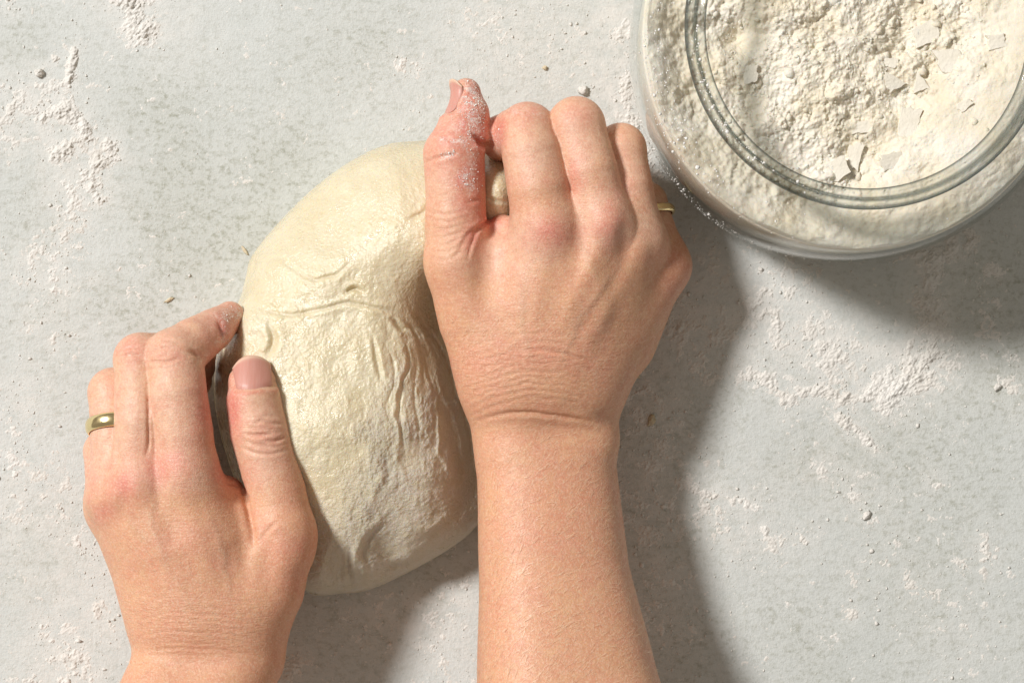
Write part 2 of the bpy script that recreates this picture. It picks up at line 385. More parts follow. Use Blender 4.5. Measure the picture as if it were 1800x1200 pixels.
crumb(1523, 905, 1.5, 1.5, 1.0, 'angular flour crumb alone on the lit table lower right', 'flour', seed=7)
crumb(297, 527, .7, 3.2, .5, 'thin brown husk lying above the left hand', seed=8)
crumb(430, 440, .7, 3.0, -.9, 'thin straw-coloured husk at the dough edge', seed=9)

# ------------------------------------------------------------------ dough
OUT = [(745, 249), (680, 256), (620, 283), (560, 325), (500, 382), (445, 448), (433, 485), (424, 520), (412, 550), (398, 585), (381, 632), (378, 700), (391, 770), (417, 850), (458, 925), (508, 1005), (548, 1042), (600, 1041),
       (650, 1034), (720, 1002), (790, 962), (833, 926), (880, 860), (915, 760), (950, 640), (990, 520), (1000, 420), (975, 330), (925, 268), (870, 245), (810, 244)]
def make_dough():
    na, nr = 640, 330
    out = spline(OUT + [OUT[0]], na + 1)[:-1]
    ctr = np.array([655., 640.])
    # profile along a spoke: s 0..1 to the widest line, then tucked under
    s = np.linspace(0, 1, nr); s = 1 - (1 - s) ** 1.25
    pts = ctr + (out - ctr)[:, None, :] * s[None, :, None]
    U, V = pts[..., 0], pts[..., 1]
    # distance to the outline in px
    D = np.full(U.shape, 1e9)
    ol = np.vstack([out[::4], out[:1]])
    for k in range(len(ol) - 1):
        a, b = ol[k], ol[k + 1]; d = b - a; t = np.clip(((U - a[0]) * d[0] + (V - a[1]) * d[1]) / (d @ d), 0, 1)
        D = np.minimum(D, np.hypot(U - a[0] - t * d[0], V - a[1] - t * d[1]))
    # how broad the rounded shoulder is: gentle at the upper left, steep at the left side
    ew = 150 + 60 * np.exp(-(((U - 560) / 170) ** 2 + ((V - 350) / 150) ** 2)) - 88 * np.exp(-(((U - 400) / 100) ** 2 + ((V - 720) / 210) ** 2)) - 20 * smoothstep(850, 1000, V) - 55 * np.exp(-(((U - 425) / 55) ** 2 + ((V - 550) / 60) ** 2))
    ew = np.maximum(ew, 38)
    t = np.clip(D / ew, 0, 1); prof = np.sqrt(np.clip(1 - (1 - t) ** 2, 0, 1)); prof = prof * .93 + .07 * smoothstep(0, 1.6, D / ew)
    top = 47 + 8.5 * np.exp(-(((U - 555) / 125) ** 2 + ((V - 770) / 190) ** 2)) + 4 * np.exp(-(((U - 690) / 110) ** 2 + ((V - 390) / 110) ** 2))
    # the heel of the fist presses a valley along its left side
    pl = [(800, 470), (815, 560), (850, 700), (880, 830), (900, 900)]
    q, _ = polydist(U, V, pl); side = np.where(U > np.interp(V, [p[1] for p in pl], [p[0] for p in pl]), 0, q)
    press = np.exp(-(side / 82) ** 2) * smoothstep(420, 580, V)
    z = 11 + (top - 11) * prof - 35 * press * prof
    under = smoothstep(740, 810, U) * (1 - smoothstep(400, 470, V)); z = z - 5 * under * prof + 17 * np.exp(-(((U - 880) / 62) ** 2 + ((V - 322) / 66) ** 2))      # below thumb and fingers
    # the left hand squeezes the left flank in
    z = z - 3 * np.exp(-(((U - 440) / 40) ** 2 + ((V - 780) / 110) ** 2)) - 7 * np.exp(-(((U - 385) / 26) ** 2 + ((V - 730) / 120) ** 2))
    # broad unevenness
    pp = np.stack([U, V, 0 * U], -1)
    n0 = fbm(pp / 95, 3, 21); n1 = fbm(pp / np.array([30, 42, 1]), 4, 5, .55); n2 = fbm(pp / np.array([9, 12, 1]), 3, 9, .6)
    w1 = fbm(pp / 40 + 9, 2, 31) * 14; w2 = fbm(pp / 40 + 40, 2, 33) * 14
    z = z + 2.3 * n0 + 0.6 * n1 + 0.18 * n2
    def crease(pts, depth, w, wob=.35, ends=True, lip=0.0):
        nonlocal z
        q, t = polydist(U + w1 * wob, V + w2 * wob, spline(pts, 14)); e = np.sin(np.pi * np.clip(t, .02, .98)) ** .5 if ends else 1
        z = z - depth * e * np.exp(-(q / w) ** 2) + lip * e * np.exp(-((q - 2.2 * w) / (1.4 * w)) ** 2)
    crease([(468, 462), (495, 453), (512, 474), (548, 490), (590, 480), (612, 462)], .75, 3.4, lip=.3)
    crease([(445, 540), (500, 552), (560, 545), (610, 533), (680, 545), (710, 560)], .7, 3.6, lip=.35)
    crease([(608, 514), (622, 507), (640, 513)], 2.2, 4, .1, lip=.6); crease([(441, 482), (447, 466), (443, 458)], 3.0, 5, .1)
    crease([(470, 625), (480, 600), (474, 570)], 1.8, 6, .2, lip=.8); crease([(434, 600), (452, 590), (470, 610)], .9, 9, .2)
    crease([(690, 560), (702, 575), (712, 580)], 2.0, 4, .1, lip=.6); crease([(655, 595), (664, 640), (670, 670)], 1.2, 4, .2, lip=.4)
    crease([(700, 575), (704, 640), (698, 720), (700, 800), (702, 860)], -.7, 4, .8); crease([(707, 590), (712, 650), (706, 730), (709, 800)], .9, 2.6, .8); crease([(683, 600), (690, 660), (686, 740)], .5, 2.4, .8); crease([(728, 640), (734, 700), (740, 790)], .6, 2.6, .8)
    crease([(716, 545), (745, 590), (765, 650), (785, 720), (815, 800)], -.9, 5, .7); crease([(708, 555), (735, 600), (752, 660), (768, 720)], .8, 3, .7)
    crease([(735, 545), (770, 610), (800, 690), (828, 790)], .8, 3.2, .7, lip=.4); crease([(762, 690), (770, 730), (775, 780), (790, 830)], -1.2, 3.5, .7); crease([(720, 570), (738, 620), (745, 680)], .7, 2.6, .6, lip=.3)
    crease([(780, 700), (805, 760), (822, 830)], -1.0, 3.5, .7); crease([(640, 800), (665, 820), (655, 870), (640, 900)], -.9, 8, .6)
    # the dent with its curled lip near the bottom edge
    dent = np.exp(-(((U - 672) / 40) ** 2 + ((V - 962) / 52) ** 2)); z = z - 6.2 * dent
    crease([(664, 912), (642, 938), (632, 968), (636, 1008)], -1.5, 11, .5); crease([(672, 918), (652, 942), (642, 970), (645, 1008)], 1.5, 5, .5)
    crease([(615, 965), (613, 1000), (618, 1030)], 1.4, 4, .15); crease([(624, 960), (623, 1000), (628, 1025)], -.9, 4, .15); crease([(603, 975), (600, 1010), (602, 1035)], .8, 4, .15)
    crease([(665, 1005), (720, 985), (800, 940)], .9, 5, .3, lip=.4); crease([(560, 1022), (640, 1022), (720, 985)], .6, 5, .3)
    crease([(700, 905), (740, 930), (790, 900)], -.9, 7, .6); crease([(862, 265), (876, 292), (888, 310)], .6, 3, .2); crease([(852, 345), (870, 352), (888, 356)], .8, 3, .1, lip=.3)
    crease([(720, 385), (745, 372), (752, 360)], .9, 4, .2, lip=.3)
    # floury zone at the lower right
    fl = smoothstep(0, 1, (U - 560) / 190 + (V - 720) / 260 - .28 + .55 * n1 + .3 * n0) * smoothstep(480, 700, V + .6 * (U - 700))
    fl = np.maximum(fl, .9 * smoothstep(840, 940, V + 18 * n1)); fl = np.maximum(fl, .75 * press * smoothstep(520, 600, V))
    # fine pull lines fanning down beside the fist, then crusty flour
    ang = np.arctan2(U - 640, V - 330); rr = np.hypot(U - 640, V - 330)
    fan = fbm(np.stack([ang * 62, rr / 70, 0 * U], -1), 4, 51, .6); fan2 = 1 - 2.2 * np.abs(fbm(np.stack([ang * 30, rr / 110, 0 * U], -1), 3, 55, .6))
    fz = smoothstep(640, 740, U + .12 * (V - 560)) * smoothstep(500, 600, V) * (1 - .6 * smoothstep(820, 940, V))
    z = z + fz * smoothstep(-.25, .35, n0 + .6 * n1) * (.30 * fan + .30 * np.clip(fan2, -.6, 1))
    g = fbm(pp / 6, 4, 41, .75); crust = 1 - 2.4 * np.abs(fbm(pp / np.array([11, 17, 1]) + .5 * n1[..., None], 4, 45, .7))
    cm = smoothstep(-.05, .35, n1 + .4 * n0) * fl
    z = z + fl * .42 * g + cm * .55 * np.clip(crust, -.5, 1)
    rim = smoothstep(0, 1, np.clip((1 - s) / .03, 0, 1))
    v = P(U, V, z)
    # tucked-under skirt to the table
    last = v[:, -1, :]; zc = last[:, 2:3]; c0 = P(ctr[0], ctr[1], 0)
    sk = []
    for a in np.linspace(.12, 1, 10):
        ang = a * np.pi / 2; k = 1 + .012 * math.sin(min(a * 2, 1) * np.pi) - .055 * (1 - math.cos(ang))
        w = c0 + (last - c0) * k; w[:, 2] = (zc * (1 - math.sin(ang)))[:, 0]; sk.append(w)
    allv = np.concatenate([v] + [w[:, None, :] for w in sk], 1)
    fla = np.concatenate([fl] + [fl[:, -1:]] * len(sk), 1)
    o = build('dough', allv.reshape(-1, 3), grid_faces(na, allv.shape[1], True)[:, ::-1], M['dough'], base=(c0[0], c0[1], 0), floats={'flour': fla.ravel()})
    tag(o, 'soft cream-coloured lump of bread dough kneaded between two hands', 'dough')
make_dough()

# ------------------------------------------------------------------ hands: smooth distance fields -> one continuous skin
def smin(a, b, k):
    h = np.clip(.5 + .5 * (b - a) / k, 0, 1); return b + (a - b) * h - k * h * (1 - h)
def limb(nodes, k=None):
    """nodes (u, v, z, r) -> distance function of a tapered, bent limb"""
    C = np.array([P(n[0], n[1], n[2]) for n in nodes], np.float32); R = np.array([float(n[3]) for n in nodes], np.float32)
    D = np.diff(C, axis=0); D /= np.linalg.norm(D, axis=1, keepdims=True)
    kk = [.15 + 2.6 * float(np.clip(1 - D[i] @ D[i + 1], 0, 1)) for i in range(len(D) - 1)]
    def f(p):
        d = None
        for i in range(len(C) - 1):
            a, ba = C[i], C[i + 1] - C[i]; t = np.clip((p - a) @ (ba / (ba @ ba)), 0, 1); tt = t * t * (3 - 2 * t) * .5 + t * .5
            w = p - a - t[:, None] * ba
            q = np.sqrt(np.einsum('ij,ij->i', w, w)) - (R[i] + (R[i + 1] - R[i]) * tt)
            d = q if d is None else smin(d, q, kk[i - 1])
        return d
    f.lo = (C - R[:, None]).min(0); f.hi = (C + R[:, None]).max(0)
    return f
def ball(u, v, z, r, sc=(1, 1, 1)):
    c = P(u, v, z).astype(np.float32); s = np.array(sc, np.float32)
    f = lambda p: (np.linalg.norm((p - c) / s, axis=1) - r) * min(sc)
    f.lo, f.hi = c - r, c + r
    return f
class Hand:
    def __init__(s): s.palm, s.fing, s.thumb = [], [], []; s.kp, s.kf, s.kt = 13.0, 6.0, 4.0
    def f(s, p):
        p = np.asarray(p, np.float32); out = np.empty(len(p), np.float32); order = np.lexsort((p[:, 2] // 16, p[:, 0] // 22, p[:, 1] // 22))
        for ch in np.array_split(order, max(1, len(p) // 6000)): out[ch] = s.f1(p[ch])
        return out
    def f1(s, p):
        lo, hi = p.min(0) - 15, p.max(0) + 15; near = lambda g: (g.lo < hi).all() and (g.hi > lo).all()
        far = np.full(len(p), 20, np.float32)
        d = far
        for g, k in s.palm:
            if near(g): d = smin(d, g(p), k)
        e = far
        for g in s.fing:
            if near(g): e = smin(e, g(p), .7)
        d = smin(d, e, s.kf)
        for g, k in s.thumb:
            if near(g): d = smin(d, g(p), k if not callable(k) else k(p))
        return d
    def grad(s, p, e=.15):
        K = np.array([(1, -1, -1), (-1, -1, 1), (-1, 1, -1), (1, 1, 1)], float); g = 0
        for k in K: g = g + k * s.f(p + k * e)[:, None]
        return g / np.maximum(np.linalg.norm(g, axis=1, keepdims=True), 1e-9)
    def mesh(s, lo, hi, h=1.25, B=4):
        lo = np.array(lo, float); nb = np.ceil((np.array(hi) - lo) / (h * B)).astype(int); n = nb * B + 1
        cc = np.stack(np.meshgrid(*[lo[a] + (np.arange(nb[a]) + .5) * B * h for a in range(3)], indexing='ij'), -1)
        fc = s.f(cc.reshape(-1, 3)).reshape(nb)
        F = np.repeat(np.repeat(np.repeat(np.sign(fc) * 5, B, 0), B, 1), B, 2); F = np.pad(F, ((0, 1),) * 3, mode='edge')
        act = np.argwhere(np.abs(fc) < B * h * .87 + 2.0)
        off = np.stack(np.meshgrid(*[np.arange(B + 1)] * 3, indexing='ij'), -1).reshape(-1, 3)
        for ch in np.array_split(act, max(1, len(act) // 20000)):
            idx = (ch[:, None, :] * B + off[None]).reshape(-1, 3)
            F[idx[:, 0], idx[:, 1], idx[:, 2]] = s.f(lo + idx * h)
        # surface nets
        sg = F < 0
        c8 = [(a, b, c) for a in (0, 1) for b in (0, 1) for c in (0, 1)]
        sl = lambda A, o: A[o[0]:A.shape[0] - 1 + o[0], o[1]:A.shape[1] - 1 + o[1], o[2]:A.shape[2] - 1 + o[2]]
        cnt = sum(sl(sg, o).astype(np.int8) for o in c8); cells = np.argwhere((cnt > 0) & (cnt < 8))
        pos = np.zeros((len(cells), 3)); num = np.zeros(len(cells))
        for i, a in enumerate(c8):
            for b in c8[i + 1:]:
                if sum(abs(x - y) for x, y in zip(a, b)) != 1: continue
                A = F[tuple((cells + a).T)]; Bv = F[tuple((cells + b).T)]; m = (A < 0) != (Bv < 0)
                t = A / np.where(m, A - Bv, 1); q = np.array(a) + t[:, None] * (np.array(b) - np.array(a)); pos += np.where(m[:, None], q, 0); num += m
        v = lo + (cells + pos / num[:, None]) * h
        ind = np.full(np.array(F.shape) - 1, -1); ind[tuple(cells.T)] = np.arange(len(cells))
        faces = []
        for ax in range(3):
            o1, o2 = [(np.eye(3, dtype=int)[(ax + k) % 3]) for k in (1, 2)]
            A = sg[tuple(slice(0, -1) if k == ax else slice(1, -1) for k in range(3))]; Bs = sg[tuple(slice(1, None) if k == ax else slice(1, -1) for k in range(3))]
            e = np.argwhere(A != Bs); fl = A[tuple(e.T)]; e = e + (1 - np.eye(3, dtype=int)[ax])
            q = np.stack([ind[tuple((e - w).T)] for w in (0 * o1, o1, o1 + o2, o2)], -1)
            q[~fl] = q[~fl][:, ::-1]; faces.append(q)
        f = np.vstack(faces); f = f[(f >= 0).all(1)]
        for it in range(2): v = v - s.grad(v) * s.f(v)[:, None]
        v, f = subdivide(v, f)
        for it in range(3):
            if it: v = v + .5 * (relax(v, f) - v)
            v = v - np.clip(s.f(v), -.6, .6)[:, None] * s.grad(v)
        return v, f
def subdivide(v, f):
    e = np.sort(np.stack([f, np.roll(f, -1, 1)], -1).reshape(-1, 2), 1); key = e[:, 0].astype(np.int64) * len(v) + e[:, 1]
    uq, inv = np.unique(key, return_inverse=True); mid = (v[uq // len(v)] + v[uq % len(v)]) / 2; ce = v[f].mean(1)
    n0, n1 = len(v), len(v) + len(mid); ei = inv.reshape(-1, 4) + n0; ci = np.arange(len(f)) + n1
    q = np.stack([np.stack([f[:, k], ei[:, k], ci, ei[:, k - 1]], -1) for k in range(4)], 1).reshape(-1, 4)
    return np.vstack([v, mid, ce]), q
def relax(v, f):
    s = np.zeros_like(v); c = np.zeros(len(v))
    for k in range(4):
        a, b = f[:, k], f[:, (k + 1) % 4]
        for x, y in ((a, b), (b, a)):
            c += np.bincount(x, minlength=len(v))
            for ax in range(3): s[:, ax] += np.bincount(x, v[y, ax], len(v))
    return s / c[:, None]

SKIN_ARM = np.array((0.70, 0.385, 0.230)); SKIN_FIN = np.array((0.76, 0.485, 0.345)); SKIN_PINK = np.array((0.70, 0.225, 0.18))
class Detail:
    """creases and colour laid on a finished hand surface"""
    def __init__(s, v, n):
        s.v, s.n = v, n; s.u, s.w = UV(v); s.d = np.zeros(len(v)); s.up = smoothstep(-.15, .25, n[:, 2]); s.pk = np.zeros(len(v)); s.wr = np.zeros(len(v)); s.fin = np.zeros(len(v)); s.vn = np.zeros(len(v)); s.dust = np.zeros(len(v))
        s.wx = fbm(v / 7, 2, 71) * 4; s.wy = fbm(v / 7 + 30, 2, 72) * 4
    def crease(s, pts, depth, w=2.2, wob=.5, lip=.35):
        q, t = polydist(s.u + s.wx * wob, s.w + s.wy * wob, spline(pts, 12)); e = np.sin(np.pi * np.clip(t, .03, .97)) ** .6 * s.up
        s.d += e * (-depth * np.exp(-(q / w) ** 2) + lip * depth * np.exp(-((q - 2.6 * w) / (1.6 * w)) ** 2))
    def bump(s, u, v, ru, rv, h): s.d += h * s.up * np.exp(-(((s.u - u) / ru) ** 2 + ((s.w - v) / rv) ** 2))
    def ridge(s, pts, h, w): q, t = polydist(s.u, s.w, spline(pts, 14)); s.d += h * s.up * np.exp(-(q / w) ** 2) * np.sin(np.pi * np.clip(t, .02, .98)) ** .7
    def pink(s, u, v, ru, rv, a): s.pk = np.maximum(s.pk, a * np.exp(-(((s.u - u) / ru) ** 2 + ((s.w - v) / rv) ** 2)))
    def wrinkle(s, u, v, ru, rv, a): s.wr = np.maximum(s.wr, a * np.exp(-(((s.u - u) / ru) ** 2 + ((s.w - v) / rv) ** 2)))
    def finger(s, u, v, ru, rv): s.fin = np.maximum(s.fin, np.exp(-(((s.u - u) / ru) ** 2 + ((s.w - v) / rv) ** 2) ** 2))
    def powder(s, pts, w, a): q, t = polydist(s.u + s.wx, s.w + s.wy, np.asarray(pts, float)); s.dust = np.maximum(s.dust, a * np.exp(-(q / w) ** 2))
    def vein(s, pts):
        q, t = polydist(s.u + s.wx * 1.5, s.w + s.wy * 1.5, spline(pts, 16)); e = s.up * np.exp(-(q / 7) ** 2) * np.sin(np.pi * np.clip(t, .03, .97)) ** .5; s.d += .28 * e; s.vn = np.maximum(s.vn, e)
    def color(s):
        n = fbm(s.v / 16, 3, 61); m = fbm(s.v / 5, 3, 62)
        c = SKIN_ARM + (SKIN_FIN - SKIN_ARM) * np.clip(s.fin + .15 * n, 0, 1)[:, None]
        c = c + (SKIN_PINK - c) * np.clip(1.25 * s.pk * (1 + .5 * n) + .06 + .2 * m + .1 * n, 0, .92)[:, None]
        return c + (np.array((0.52, 0.385, 0.27)) - c) * (.28 * s.vn)[:, None]
    def out(s): return s.v + s.n * s.d[:, None]
def nail(hand, root, tip, normal, width, parent, detail=None, label=None):
    """a curved plate laid on the skin; root, tip: (u, v, z); normal: 3-vector"""
    a0, a1 = P(*root), P(*tip); ax = a1 - a0; L = np.linalg.norm(ax); ax = ax / L
    n = np.array(normal, float); n -= ax * (n @ ax); n /= np.linalg.norm(n); b = np.cross(ax, n)
    I = np.linspace(-1, 1, 17); J = np.linspace(0, 1, 19)
    i, j = np.meshgrid(I, J, indexing='ij')
    jj = j * L * (1 - .24 * np.abs(i) ** 2.4 * j) + .12 * L * np.abs(i) ** 3 * (1 - j)
    w = width / 2 * (1 - .06 * (1 - j))
    hi_ = np.minimum(jj, .74 * L)
    base = a0 + hi_[..., None] * ax + (i * w)[..., None] * b
    p = (base + n * 16).reshape(-1, 3)
    for _ in range(40): p = p - n * np.clip(hand.f(p), -1, 1.2)[:, None]
    hgt = ((p - base.reshape(-1, 3)) @ n).reshape(i.shape)
    # smooth, regular nail curvature: quadratic across, slight along
    A = np.stack([np.ones(i.size), i.ravel() ** 2, j.ravel(), (j.ravel()) ** 2, i.ravel()], -1); m = (j.ravel() < .7) & (np.abs(i.ravel()) < .8)
    co, *_ = np.linalg.lstsq(A[m], hgt.ravel()[m], rcond=None); hs = (A @ co).reshape(i.shape)
    top = a0 + jj[..., None] * ax + (i * w)[..., None] * b + (hs + .32 - .55 * (1 - smoothstep(0, .16, j)) - .25 * smoothstep(.82, 1, np.abs(i)))[..., None] * n
    bot = top - n * .7
    nu, nv = i.shape; k = nu * nv
    f = grid_faces(nu, nv); V = np.vstack([top.reshape(-1, 3), bot.reshape(-1, 3)]); idx = np.arange(k).reshape(nu, nv)
    loop = np.concatenate([idx[:, 0], idx[-1, 1:], idx[-2::-1, -1], idx[0, -2:0:-1]]); l2 = np.roll(loop, -1)
    F = np.vstack([f, f[:, ::-1] + k, np.stack([loop, loop + k, l2 + k, l2], -1)])
    if np.dot(np.cross(V[f[0, 1]] - V[f[0, 0]], V[f[0, 3]] - V[f[0, 0]]), n) < 0: F = F[:, ::-1]
    tipv = smoothstep(.86, .97, j).ravel()
    o = build('fingernail', V, F, M['nail'], parent=parent, base=a0, floats={'tip': np.concatenate([tipv, tipv])})
    if label: o['label'] = label
    return o
def nail_bed(det, root, tip, normal, width, sink=.35, fold=.75):
    a0, a1 = P(*root), P(*tip); ax = a1 - a0; L = np.linalg.norm(ax); ax = ax / L
    n = np.array(normal, float); n -= ax * (n @ ax); n /= np.linalg.norm(n); b = np.cross(ax, n)
    r = det.v - a0; j = r @ ax / L; i = r @ b / (width / 2); facing = smoothstep(.0, .35, det.n @ n)
    near = facing * (np.abs(r @ n) < 25)
    inside = smoothstep(1.06, .96, np.abs(i)) * smoothstep(-.03, .05, j) * smoothstep(1.15, 1.02, j)
    d = np.maximum(np.abs(i) - 1, np.maximum(-j * 1.2, 0) / 1) ; d = np.where((np.abs(i) < 1) & (j > 0), 1, d)
    ring = np.exp(-((np.hypot(np.maximum(np.abs(i) - 1.0, 0), np.maximum(-j * L / (width / 2), 0)) - .13) / .12) ** 2) * smoothstep(1.0, .75, j) * smoothstep(-.6, -.3, j) * (1 - inside)
    det.d += near * (-sink * inside + fold * ring); det.pk = np.maximum(det.pk, near * ring * .45)
def ring_band(name, hand, u, v, z, axis, R, width, label):
    """a plain wedding band round a finger; axis = finger direction"""
    c = P(u, v, z); a = np.array(axis, float); a /= np.linalg.norm(a); e1 = np.cross(a, (0, 0, 1.)); e1 /= np.linalg.norm(e1); e2 = np.cross(a, e1)
    th = np.linspace(0, 2 * np.pi, 72, endpoint=False); q = np.linspace(0, 2 * np.pi, 20, endpoint=False)
    T, Q = np.meshgrid(th, q, indexing='ij')
    out_ = np.cos(Q); r = R + np.where(out_ > 0, 1.5 * out_, .25 * out_); al = width / 2 * np.sign(np.sin(Q)) * np.abs(np.sin(Q)) ** .8
    V = c + (np.cos(T) * r)[..., None] * e1 + (np.sin(T) * r)[..., None] * e2 + al[..., None] * a
    f = grid_faces(72, 20, True); idx = np.arange(72 * 20).reshape(72, 20); idx = np.vstack([idx, idx[:1]])
    f2 = np.stack([idx[:-1, -1], idx[1:, -1], idx[1:, 0], idx[:-1, 0]], -1)
    o = build(name, V.reshape(-1, 3), np.vstack([f, f2])[:, ::-1], M['gold'], base=c); tag(o, label, 'ring'); return o
def hairs(parent, v, n, region, count, direction, name='arm_hair'):
    u, w = UV(v); ok = np.where(region(u, w) & (n[:, 2] > .15))[0]; pick = rng.choice(ok, count)
    p0 = v[pick] + rng.normal(0, .3, (count, 3)); nn = n[pick]; d = np.array(direction, float)[None] + rng.normal(0, .35, (count, 3)); d -= nn * (d * nn).sum(1, keepdims=True); d /= np.linalg.norm(d, axis=1, keepdims=True)
    L = rng.uniform(2.2, 5.5, (count, 1)); side = np.cross(d, nn); side /= np.linalg.norm(side, axis=1, keepdims=True); wd = .045
    c1 = p0 + d * L * .5 + nn * L * .16 + side * rng.normal(0, .03, (count, 1)) * L; c2 = p0 + d * L + nn * L * .14 + side * rng.normal(0, .08, (count, 1)) * L
    V = np.stack([p0 - side * wd, p0 + side * wd, c1 + side * wd * .8, c1 - side * wd * .8, c2 + side * wd * .25, c2 - side * wd * .25], 1)
    F = np.array([(0, 1, 2, 3), (3, 2, 4, 5)])[None] + (np.arange(count) * 6)[:, None, None]
    o = build(name, V.reshape(-1, 3), F.reshape(-1, 4), M['hair'], parent=parent, base=parent['_base']); o['kind'] = 'stuff'; return o
def dust_on(parent, v, n, spots, name='flour_specks'):
    u, w = UV(v); cs, rs = [], []
    for su, sv, ru, rv, num, size in spots:
        g = np.exp(-(((u - su) / ru) ** 2 + ((w - sv) / rv) ** 2)) * (n[:, 2] > .05); pr = g / g.sum(); k = rng.choice(len(v), num, p=pr)
        cs.append(v[k] + rng.normal(0, .25, (num, 3)) * .8 * (1 - np.abs(n[k])) + n[k] * .03); rs.append(size * np.exp(rng.normal(0, .45, num)))
    V, F = lumps(np.vstack(cs), np.concatenate(rs), .8); o = build(name, V, F, M['dust'], parent=parent, base=parent['_base']); o['kind'] = 'stuff'; return o

def right_hand():
    h = Hand(); pm = h.palm
    pm.append((limb([(960, 1360, 72, 29), (954, 1200, 60, 27), (941, 1000, 48, 23.5), (926, 830, 41, 21), (900, 720, 40, 18.5), (895, 650, 44, 18)], 3), 13))      # thumb side of the forearm
    pm.append((limb([(1092, 1360, 70, 27), (1050, 1200, 58, 25), (1017, 1000, 46, 21), (1001, 830, 38, 20), (1010, 735, 37, 16), (1020, 670, 38, 16)], 3), 13))    # little-finger side
    pm.append((ball(1041, 772, 40, 11.3), 5))                                                                                                                    # wrist bone
    pm.append((limb([(905, 660, 47, 18), (925, 540, 54, 15), (962, 405, 60, 12.6)]), 12))
    pm.append((limb([(955, 655, 48, 18), (1005, 530, 55, 14.5), (1060, 392, 58, 12)]), 12))
    pm.append((limb([(1000, 665, 45, 17), (1060, 540, 48, 14), (1120, 425, 48, 11.6)]), 11))
    pm.append((limb([(1030, 685, 40, 15), (1100, 575, 38, 13.5), (1163, 468, 34, 11.5)]), 11))
    pm.append((limb([(880, 660, 44, 17), (840, 560, 48, 16.5), (804, 460, 54, 13.5)]), 10))                                                                      # thumb metacarpal
    pm.append((limb([(880, 570, 44, 15), (885, 450, 48, 10.5), (882, 402, 48, 6)]), 9))                                                                          # web of the thumb
    pm.append((limb([(1090, 600, 26, 15), (1130, 500, 22, 13)]), 10)); pm.append((limb([(960, 600, 34, 17), (1020, 460, 36, 16)]), 10))
    h.kf = 7
    h.fing = [limb([(958, 400, 60, 12.8), (947, 330, 62, 13.0), (935, 270, 61, 12.3), (927, 231, 57, 11.7), (884, 242, 44, 9.6), (905, 268, 26, 8.5)], 2.5),
              limb([(1058, 390, 58, 11.8), (1036, 300, 60, 11.6), (1013, 221, 57, 11.4), (1008, 248, 34, 10), (995, 300, 22, 9)], 2.5),
              limb([(1120, 425, 48, 11), (1104, 330, 50, 10.4), (1091, 262, 47, 10.2), (1086, 290, 26, 9), (1075, 330, 16, 8)], 2.5),
              limb([(1163, 466, 34, 11), (1148, 405, 33, 9.6), (1135, 357, 30, 8.7), (1122, 380, 14, 8)], 2.5)]
    h.thumb = [(limb([(806, 470, 53, 13), (801, 400, 54, 12.7), (801, 340, 54, 12.4), (798, 272, 54, 12.7), (812, 232, 54, 10.7), (823, 200, 54, 8.7), (819, 164, 53, 6.2)], 3), 4)]
    v, f = h.mesh((-55, -215, -12), (100, 125, 108))
    n = normals_of(v, f); d = Detail(v, n)
    N1 = (-1.0, .15, .55); rt, tp = (817, 204, 54), (815, 141, 53)
    nail_bed(d, rt, tp, N1, 10.5, .15, .3)
    # knuckles, tendons, hollows
    d.bump(972, 388, 34, 30, .9); d.bump(1068, 388, 30, 30, 1.3); d.bump(1123, 432, 24, 26, .8); d.bump(1022, 405, 17, 45, -1.4); d.bump(1097, 425, 13, 40, -1.2); d.bump(1150, 470, 14, 40, -.8)
    d.ridge([(1060, 410), (1020, 500), (985, 590)], .9, 17); d.ridge([(970, 410), (945, 520), (935, 600)], .5, 18); d.ridge([(1120, 445), (1070, 540), (1020, 620)], .8, 15); d.bump(1015, 475, 22, 60, -.9); d.bump(1080, 500, 18, 60, -.7)
    d.bump(850, 470, 22, 55, -1.3)
    d.vein([(985, 640), (1020, 560), (1060, 500), (1095, 455)]); d.vein([(1060, 500), (1030, 450), (1020, 420)]); d.vein([(930, 640), (915, 560), (925, 480)])
    for k, (y, dep) in enumerate([(585, .18), (602, .22), (615, .4), (628, .32), (640, .35), (652, .42), (664, .3), (676, .42), (688, .3), (700, .36)]):
        d.crease([(815 + .3 * k, y + 32), (870, y + 12), (935, y - 1), (1000, y + 6), (1060, y + 34)], dep * .62, 2.6, 1.3)
    d.crease([(842, 738), (895, 726), (950, 727), (1010, 736), (1040, 742)], .75, 3.4, .3); d.crease([(900, 612), (960, 617), (1015, 628), (1045, 640)], .5, 3.0, .3)
    d.bump(1072, 735, 26, 16, -1.3)
    # thumb: joint creases and the fold at its root
    d.crease([(838, 246), (846, 252), (858, 256)], 2.6, 4.5, .1, .3); d.crease([(830, 236), (840, 244), (848, 252)], 1.3, 3.5, .1); d.crease([(775, 243), (790, 246), (806, 249)], .7, 2.4, .3); d.crease([(748, 286), (775, 276), (802, 271)], .7, 2.6, .2)
    d.crease([(770, 236), (785, 241), (800, 240)], .5, 2.2, .2); d.crease([(850, 350), (838, 352), (820, 356)], .5, 3, .2)
    for k, a in enumerate([.9, .6, .55, .5]): d.crease([(868 - 4 * k, 383 + 2 * k), (842 - 6 * k, 404 + 2 * k), (830 - 7 * k, 428 + 3 * k), (822 - 8 * k, 455)], a, 2.8, .4)
    for k in range(7): d.crease([(752 + k, 372 + 14 * k), (785, 378 + 13 * k), (825, 366 + 12 * k)], .2, 2.4, 1.0)
    for k in range(4): d.crease([(900, 205 + 9 * k), (930, 197 + 9 * k), (962, 206 + 9 * k)], .22, 2.4, .5)
    for k in range(3): d.crease([(985, 196 + 9 * k), (1010, 190 + 9 * k), (1045, 205 + 9 * k)], .18, 2.4, .5)
